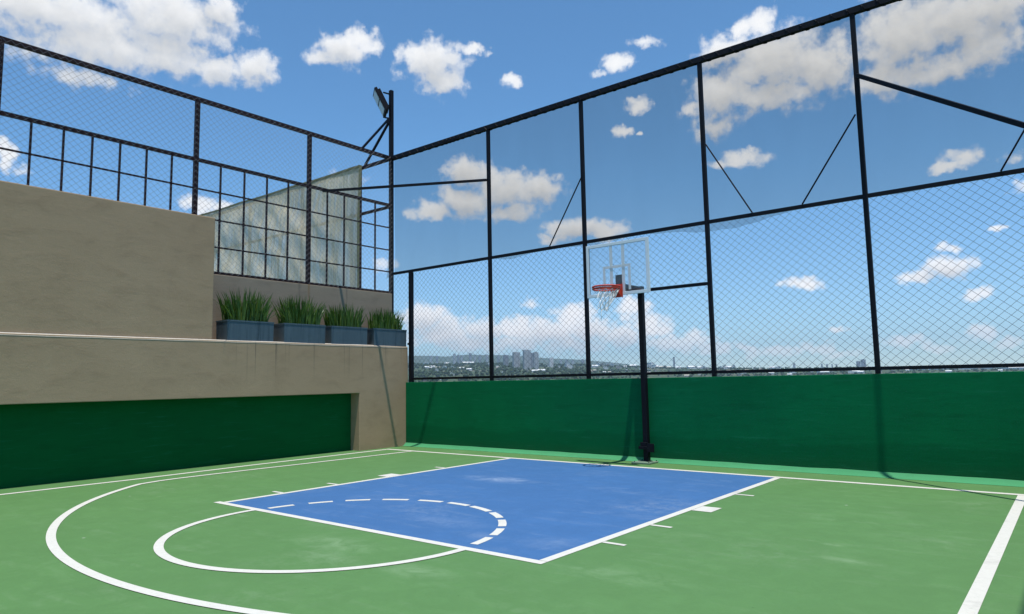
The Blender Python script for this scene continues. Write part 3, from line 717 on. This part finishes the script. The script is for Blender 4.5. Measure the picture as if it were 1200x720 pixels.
T = [(589.5, 596, 416, 431, 3700, 1, 'small dark tower leftmost of the tall city cluster'),
     (600, 609.8, 412.8, 433, 3500, 0, 'broad pale tower left of the tallest tower in the cluster'),
     (612, 622.3, 410, 433, 3450, 0, 'tallest pale tower in the distant city cluster'),
     (621.5, 625.3, 413.5, 432, 3600, 1, 'narrow dark tower slotted behind tallest tower of cluster'),
     (624.5, 631.2, 412.6, 433, 3400, 0, 'pale tower at right end of the tall city cluster'),
     (643, 648.5, 419.2, 428.5, 3700, 2, 'lone white tower block right of the tall city cluster'),
     (681, 684.5, 421, 428, 6800, 1, 'hazy grey tower beside the second fence post'),
     (788.5, 790.8, 418.5, 428, 7500, 1, 'thin hazy tower alone right of the hoop pole'),
     (1003.5, 1008, 423.2, 430.5, 7200, 1, 'hazy blue tower left of a far pair near right post'),
     (1009, 1014, 421.3, 430.5, 7300, 1, 'hazy blue tower right of a far pair near right post')]
for x0, x1, yt, yb, R, fi, lab in T: tower(x0, x1, yt, yb, R, FAC[fi], lab)
for i, (x, w_, yt) in enumerate([(505, 3, 416.5), (512, 2.4, 417), (532.5, 3.6, 414.5), (537, 3, 415.5), (541, 2.5, 416.5), (551, 3.4, 413.6), (556.5, 2.4, 417), (562, 3, 416.5), (570.5, 3.2, 415.2), (584, 3, 416.5), (657, 3, 421.5), (664, 3.4, 422), (671, 3.2, 421.8), (860, 2.4, 427.5), (930.5, 2.6, 425.6), (963, 1.8, 426), (969, 1.8, 426.2), (975, 1.6, 426.3), (980, 1.6, 426.3)]):
    tower(x - w_ / 2, x + w_ / 2, yt, 425, 6900 + 90 * (i % 5), FAC[(i * 7) % 2], 'faint hazy tower standing on the far ridge of the city', group='faint towers on the ridge', crown=False)

# houses: three shapes, copied
def house_mesh(kind):
    q = MB()
    if kind == 0:
        q.box((-8, -6, -6), (8, 6, 6)); q.box((-8.4, -6.4, 6), (8.4, 6.4, 6.8)); q.box((-3, -7, 6.8), (5, 4, 10)); q.box((-3.4, -7.4, 10), (5.4, 4.4, 10.6))
    elif kind == 1:
        q.box((-11, -5, -6), (11, 5, 4.5)); q.add([(-11.6, -5.6, 4.5), (11.6, -5.6, 4.5), (11.6, 5.6, 4.5), (-11.6, 5.6, 4.5), (-11.6, 0, 8), (11.6, 0, 8)], [(0, 1, 5, 4), (2, 3, 4, 5), (0, 4, 3), (1, 2, 5), (3, 2, 1, 0)])
    else:
        q.box((-6, -6, -6), (6, 6, 11)); q.box((-6.4, -6.4, 11), (6.4, 6.4, 11.8)); q.box((6, -5, -6), (13, 5, 6)); q.box((6.1, -5.4, 6), (13.4, 5.4, 6.7))
    return q
HM = [facade('white house wall', (.82, .81, .78), (.40, .40, .40), 3.2, 5.1), facade('cream house wall', (.58, .52, .43), (.16, .15, .14), 3.2, 5.1), facade('brick house wall', (.30, .19, .14), (.12, .10, .09), 3.2, 4.6)]
GL = ['small white house among the trees of the distant city', 'small cream house among the trees of the distant city', 'small brick coloured house among the trees of the distant city']
proto = {}
def house(az, R, kind, mi, sc, rz=None):
    key = (kind, mi)
    if key not in proto:
        o = house_mesh(kind).build('distant_house', HM[mi]); proto[key] = o.data
    else:
        o = bpy.data.objects.new('distant_house', proto[key]); COL.objects.link(o)
    o.location = at(az, R, 2.0); o.scale = (sc, sc, sc); o.rotation_euler.z = rnd.uniform(-.5, .5) - radians(az) if rz is None else rz
    tag(o, GL[mi], 'house', ('white', 'cream', 'brick')[mi] + ' houses of the distant city')
seen = [(499, 422, 1.1), (523, 427, 1), (545, 426, 1.1), (552, 426, 1), (573, 430, 1.3), (500, 431.5, .9), (507, 431, .8), (513, 432, .9), (521, 432, 1), (530, 433, 1), (541, 433, .9), (550, 434.5, 1), (505, 432.5, .8),
        (635, 435, 1.3), (627, 435.5, 1.2), (641, 430, .9), (665, 431, 1.5), (669, 431.5, 1), (697, 430.5, 1.2), (701, 428.5, 1.1), (706, 427.6, 1), (712, 428.5, 1), (717, 428, 1.1), (709, 432, 1), (724, 432, 1), (742, 428.8, 1.2),
        (762, 431.5, 1.8), (768, 430.5, 1.2), (774, 430, 1), (779, 429.5, 1), (783, 431, .9), (795, 428.5, .9), (810, 432.5, 1.3), (815, 430, 1), (820, 432, 1), (824, 429.5, 1), (844, 431.5, .9), (849, 432, 1), (854, 431, 1.1), (859, 432, 1), (864, 437.5, 1), (870, 438, 1.1), (876, 437, 1), (905, 430, 1), (912, 430, .9), (819, 439.5, .8), (904, 439, .9),
        (927, 437.5, 1), (930, 439, .9), (950, 436, .9), (961, 437, 1.1), (967, 437.5, 1.4), (973, 435.5, .9), (996, 437, 1), (1003, 436.8, 1.2), (1009, 437, 1), (1018, 434.5, 1), (1030, 437, 1)]
for x, y, s_ in seen:
    az, el = azel(x, y); R = find_R(az, max(-.9, min(el, lerp_tab(EL1, az) - .04))); house(az, R, rnd.choice((0, 1, 2)), 0 if rnd.random() < .85 else 1, s_ * 1.2 * R / 3500)
for _ in range(120):
    az = rnd.uniform(-48, 0); R = rnd.uniform(1900, 4500)
    house(az, R, rnd.choice((0, 1, 2)), rnd.choice((0, 0, 1, 1, 2)), rnd.uniform(.55, .95))
for i in range(9):      # long pale sheds on the plain at the right
    az, el = azel(1078 + i * 14.5 + rnd.uniform(-3, 3), 432.4 + rnd.uniform(-.6, .5)); R = find_R(az, min(el, .18)); c = at(az, R)
    key = 'shed'
    if key not in proto:
        q = MB().box((-42, -20, -6), (42, 20, 9)); q.add([(-43, -21, 9), (43, -21, 9), (43, 21, 9), (-43, 21, 9), (-43, 0, 13), (43, 0, 13)], [(0, 1, 5, 4), (2, 3, 4, 5), (0, 4, 3), (1, 2, 5), (3, 2, 1, 0)])
        o = q.build('warehouse', HM[0]); proto[key] = o.data
    else: o = bpy.data.objects.new('warehouse', proto[key]); COL.objects.link(o)
    o.location = c; o.rotation_euler.z = -radians(az) + rnd.uniform(-.3, .3); tag(o, 'long pale shed on the far plain at right of the city', 'warehouse', 'long pale sheds on the far plain')

# ------------------------------------------------------------------ haze
HZ = 640.0
mt, nt, out = new_mat('summer haze')
v = N(nt, 'ShaderNodeVolumePrincipled'); v.inputs['Color'].default_value = (.62, .82, 1.0, 1); v.inputs['Density'].default_value = 7.0e-5; v.inputs['Anisotropy'].default_value = .2
L(nt, v.outputs[0], out.inputs['Volume'])
zmin = min(p.co.z for p in bpy.data.objects['ground'].data.vertices) - 1.0
o = MB().box((-14200, -14200, zmin), (14200, 14200, HZ)).build('haze', mt); o['kind'] = 'stuff'; tag(o, 'thin pale summer haze over the distant city', 'haze')

# ------------------------------------------------------------------ sky, clouds, sun
SUN = Vector((.17, -.115, 1)).normalized()
S_EL = math.asin(SUN.z); S_AZ = math.atan2(SUN.x, SUN.y)
w = bpy.data.worlds.new('World'); scene.world = w; w.use_nodes = True; nt = w.node_tree
for n in list(nt.nodes): nt.nodes.remove(n)
out = nt.nodes.new('ShaderNodeOutputWorld'); bg = nt.nodes.new('ShaderNodeBackground'); L(nt, bg.outputs[0], out.inputs[0])
w.cycles.sampling_method = 'NONE'
SKY_STR = .145
bg.inputs['Strength'].default_value = SKY_STR
sky = nt.nodes.new('ShaderNodeTexSky'); sky.sky_type = 'NISHITA'; sky.sun_disc = False
sky.sun_elevation = S_EL; sky.sun_rotation = S_AZ; sky.altitude = 2200; sky.air_density = 1.0; sky.dust_density = .5; sky.ozone_density = 1.5
# clouds given by bearing and height angle
# (x, y, rx, ry, thickness) read off the photograph
CL = [(40, 8, 150, 42, 1.0), (120, 48, 120, 40, .95), (200, 20, 82, 40, 1.0), (196, 62, 62, 32, .9), (258, 84, 34, 20, .8), (302, 82, 26, 24, .95), (252, 12, 28, 22, .9), (95, 92, 70, 16, .55), (40, 62, 45, 18, .5),
      (400, 60, 34, 20, 1.0), (420, 48, 26, 16, .9), (378, 68, 22, 12, .7),
      (508, 72, 38, 28, 1.05), (518, 96, 30, 20, .95), (490, 66, 26, 18, .9), (552, 58, 20, 8, .6), (570, 64, 10, 5, .4), (601, 95, 17, 9, .75),
      (722, 74, 20, 12, .7), (758, 47, 26, 9, .6), (702, 86, 14, 7, .5), (745, 124, 17, 12, .72), (727, 154, 12, 9, .66), (751, 157, 6, 4, .5),
      (893, 28, 24, 20, 1.0), (868, 36, 14, 12, .8), (850, 62, 36, 22, .9), (905, 70, 70, 40, 1.05), (960, 80, 50, 40, 1.0), (850, 110, 46, 34, .9), (900, 112, 80, 24, .8), (836, 148, 30, 20, .62), (812, 125, 14, 10, .5),
      (1060, 40, 70, 50, 1.05), (1120, 22, 70, 40, 1.0), (1150, 50, 55, 36, .9), (1040, 90, 50, 26, .8), (1100, 82, 60, 24, .7), (1165, 10, 40, 30, .9),
      (872, 187, 36, 12, .62), (845, 192, 20, 8, .5), (1127, 186, 28, 15, .66), (1108, 196, 22, 8, .6), (1185, 185, 20, 12, .4),
      (548, 204, 30, 22, 1.05), (590, 222, 48, 26, 1.1), (628, 222, 34, 20, 1.0), (545, 238, 40, 20, .9), (506, 248, 28, 14, .8), (600, 248, 40, 14, .7),
      (676, 268, 44, 13, 1.0), (705, 270, 36, 12, .9), (650, 278, 24, 8, .7),
      (940, 334, 27, 8, .9), (918, 334, 14, 5, .5), (1108, 316, 36, 15, 1.05), (1082, 326, 32, 9, .9), (1148, 343, 22, 8, .7), (1116, 290, 18, 8, .6), (1172, 268, 12, 5, .6), (1196, 222, 14, 10, .5),
      (622, 354, 16, 8, .6), (498, 374, 34, 20, 1.0), (520, 392, 46, 20, .95), (565, 388, 30, 18, .8), (560, 404, 44, 13, .8), (608, 384, 30, 14, .85), (640, 392, 46, 18, 1.0), (610, 402, 50, 12, .8), (672, 372, 26, 18, .95), (690, 388, 36, 18, .95), (670, 404, 50, 12, .8), (745, 362, 20, 16, .9), (762, 382, 26, 16, .95), (728, 396, 40, 14, .75), (780, 402, 34, 10, .7), (815, 400, 30, 12, .85), (838, 408, 34, 9, .7),
      (882, 411, 22, 8, .75), (905, 414, 30, 7, .6), (958, 408, 22, 8, .8), (985, 415, 30, 7, .55), (936, 412, 14, 5, .6), (980, 386, 14, 6, .65), (1062, 402, 34, 11, .6), (1100, 408, 26, 8, .5), (1152, 390, 30, 13, .65), (1180, 402, 26, 10, .5),
      (8, 182, 16, 18, .9), (30, 196, 12, 9, .5), (236, 240, 24, 12, .8), (262, 246, 26, 10, .7), (28, 66, 26, 10, .4), (405, 212, 30, 14, .4), (6, 214, 10, 6, .5), (452, 310, 20, 10, .4)]
grp = bpy.data.node_groups.new('cloud_field', 'ShaderNodeTree')
grp.interface.new_socket('Vector', in_out='INPUT', socket_type='NodeSocketVector'); grp.interface.new_socket('Density', in_out='OUTPUT', socket_type='NodeSocketFloat'); grp.interface.new_socket('Shade', in_out='OUTPUT', socket_type='NodeSocketFloat')
gi = grp.nodes.new('NodeGroupInput'); go = grp.nodes.new('NodeGroupOutput')
# ragged edges: bend the coordinates before measuring, then add billows
wn = grp.nodes.new('ShaderNodeTexNoise'); wn.inputs['Scale'].default_value = .75; wn.inputs['Detail'].default_value = 4; wn.inputs['Roughness'].default_value = .55; L(grp, gi.outputs[0], wn.inputs['Vector'])
wv = grp.nodes.new('ShaderNodeVectorMath'); wv.operation = 'MULTIPLY_ADD'; L(grp, wn.outputs['Color'], wv.inputs[0]); wv.inputs[1].default_value = (2.2, 1.6, 0); wv.inputs[2].default_value = (-1.1, -.8, 0)
wa = grp.nodes.new('ShaderNodeVectorMath'); wa.operation = 'ADD'; L(grp, gi.outputs[0], wa.inputs[0]); L(grp, wv.outputs[0], wa.inputs[1])
acc = None
for (x, y, rx, ry, th) in CL:
    a0, e0 = azel(x, y); a1, _ = azel(x + rx * .5, y); ra = abs(a1 - a0) * 2; _, e1 = azel(x, y - ry * .5); re = abs(e1 - e0) * 2
    ra *= 1.18; re *= 1.18
    vm = grp.nodes.new('ShaderNodeVectorMath'); vm.operation = 'MULTIPLY_ADD'; L(grp, wa.outputs[0], vm.inputs[0])
    vm.inputs[1].default_value = (1 / ra, 1 / re, 0); vm.inputs[2].default_value = (-a0 / ra, -e0 / re, max(0, 1 - th) * 1.1)   # third axis: thin clouds keep off full density
    le = grp.nodes.new('ShaderNodeVectorMath'); le.operation = 'LENGTH'; L(grp, vm.outputs[0], le.inputs[0])
    acc = le.outputs['Value'] if acc is None else mth(grp, 'MINIMUM', acc, le.outputs['Value'])
acc = mth(grp, 'SUBTRACT', 1.0, acc)
# depth of cloud between a spot and the sky above it, from the large masses only
lift = grp.nodes.new('ShaderNodeVectorMath'); lift.operation = 'MULTIPLY_ADD'; L(grp, wn.outputs['Color'], lift.inputs[0]); lift.inputs[1].default_value = (1.2, .9, 0); lift.inputs[2].default_value = (-.6, -.45, 0)
la = grp.nodes.new('ShaderNodeVectorMath'); la.operation = 'ADD'; L(grp, gi.outputs[0], la.inputs[0]); L(grp, lift.outputs[0], la.inputs[1])
deep = None
for (x, y, rx, ry, th) in sorted(CL, key=lambda c: -c[2] * c[3])[:40]:
    a0, e0 = azel(x, y); a1, _ = azel(x + rx * .5, y); ra = abs(a1 - a0) * 2.36; _, e1 = azel(x, y - ry * .5); re = abs(e1 - e0) * 2.36
    vm = grp.nodes.new('ShaderNodeVectorMath'); vm.operation = 'MULTIPLY_ADD'; L(grp, la.outputs[0], vm.inputs[0])
    vm.inputs[1].default_value = (1 / ra, 1 / re, 0); vm.inputs[2].default_value = (-a0 / ra, -e0 / re + .62, 0)
    le = grp.nodes.new('ShaderNodeVectorMath'); le.operation = 'LENGTH'; L(grp, vm.outputs[0], le.inputs[0])
    deep = le.outputs['Value'] if deep is None else mth(grp, 'MINIMUM', deep, le.outputs['Value'])
deep = mth(grp, 'SUBTRACT', 1.0, deep)
def billow(off, det):
    v = grp.nodes.new('ShaderNodeVectorMath'); v.operation = 'ADD'; L(grp, gi.outputs[0], v.inputs[0]); v.inputs[1].default_value = off
    bn = grp.nodes.new('ShaderNodeTexNoise'); bn.inputs['Scale'].default_value = .85; bn.inputs['Detail'].default_value = det; bn.inputs['Roughness'].default_value = .53; bn.inputs['Lacunarity'].default_value = 2.1; L(grp, v.outputs[0], bn.inputs['Vector']); return bn.outputs['Fac']
b0, b1 = billow((0, 0, 0), 7), billow((.25, .75, 0), 3)
L(grp, mth(grp, 'ADD', acc, mth(grp, 'MULTIPLY_ADD', b0, 1.3, -.66)), go.inputs[0])
# what lies between this spot and the sun darkens it: thick cores and the lee of each billow
L(grp, mth(grp, 'ADD', mth(grp, 'MULTIPLY', deep, .85), mth(grp, 'MULTIPLY', mth(grp, 'SUBTRACT', b1, mth(grp, 'MULTIPLY', b0, .25)), .60)), go.inputs[1])
tc = nt.nodes.new('ShaderNodeTexCoord'); s = nt.nodes.new('ShaderNodeSeparateXYZ'); L(nt, tc.outputs['Generated'], s.inputs[0])
AZ = mth(nt, 'MULTIPLY', mth(nt, 'ARCTAN2', s.outputs['X'], s.outputs['Y']), 180 / pi); ELV = mth(nt, 'MULTIPLY', mth(nt, 'ARCSINE', s.outputs['Z']), 180 / pi)
cx = nt.nodes.new('ShaderNodeCombineXYZ'); L(nt, AZ, cx.inputs[0]); L(nt, ELV, cx.inputs[1])
g1 = nt.nodes.new('ShaderNodeGroup'); g1.node_tree = grp; L(nt, cx.outputs[0], g1.inputs[0])
mask = ramp(nt, g1.outputs[0], [(-.0, (0, 0, 0)), (.12, (.14, .14, .14)), (.30, (.58, .58, .58)), (.50, (.90, .90, .90)), (.80, (1, 1, 1))])
base_ = ramp(nt, g1.outputs[1], [(.10, (5.9, 5.9, 5.9)), (.42, (5.2, 5.2, 5.2)), (.72, (4.35, 4.4, 4.46)), (1.0, (3.8, 3.88, 3.98))])
# low clouds are seen through kilometres of air and take its tint
low = mth(nt, 'MULTIPLY', mth(nt, 'SUBTRACT', 13, ELV), .075, clamp=True)
base_ = mixc(nt, base_, mixc(nt, base_, (1.42, 1.34, 1.30), 1.0, 'MULTIPLY'), low)
msk1 = mth(nt, 'MULTIPLY', mask, mth(nt, 'MULTIPLY_ADD', mth(nt, 'MULTIPLY', mth(nt, 'SUBTRACT', g1.outputs[1], .45, clamp=True), mth(nt, 'SUBTRACT', 1.0, mask)), -2.0, 1.0, clamp=True))
msk2 = mth(nt, 'MULTIPLY', msk1, mth(nt, 'MULTIPLY', mth(nt, 'MULTIPLY_ADD', low, -.06, .98), mth(nt, 'MULTIPLY_ADD', ELV, .19, .32, clamp=True)))
skyc = mixc(nt, sky.outputs[0], mixc(nt, (.60, .95, 1.08), (.74, .86, .90), mth(nt, 'MULTIPLY', mth(nt, 'SUBTRACT', 16, ELV), .065, clamp=True)), 1.0, 'MULTIPLY')
L(nt, mixc(nt, skyc, base_, msk2), bg.inputs['Color'])

sd = bpy.data.lights.new('sun', 'SUN'); sd.energy = 4.0; sd.angle = radians(.53); sd.color = (1, .965, .90)
so = bpy.data.objects.new('sun', sd); COL.objects.link(so); so.rotation_euler = SUN.to_track_quat('Z', 'Y').to_euler(); so.location = (0, 0, 40)

# ------------------------------------------------------------------ render settings
scene.view_settings.view_transform = 'Standard'; scene.view_settings.look = 'None'
scene.view_settings.exposure = .25; scene.view_settings.gamma = 1.0
scene.render.engine = 'CYCLES'
cy = scene.cycles
cy.use_denoising = True
cy.max_bounces = 8; cy.diffuse_bounces = 3; cy.glossy_bounces = 3; cy.transparent_max_bounces = 24; cy.volume_bounces = 0
cy.caustics_reflective = False; cy.caustics_refractive = False
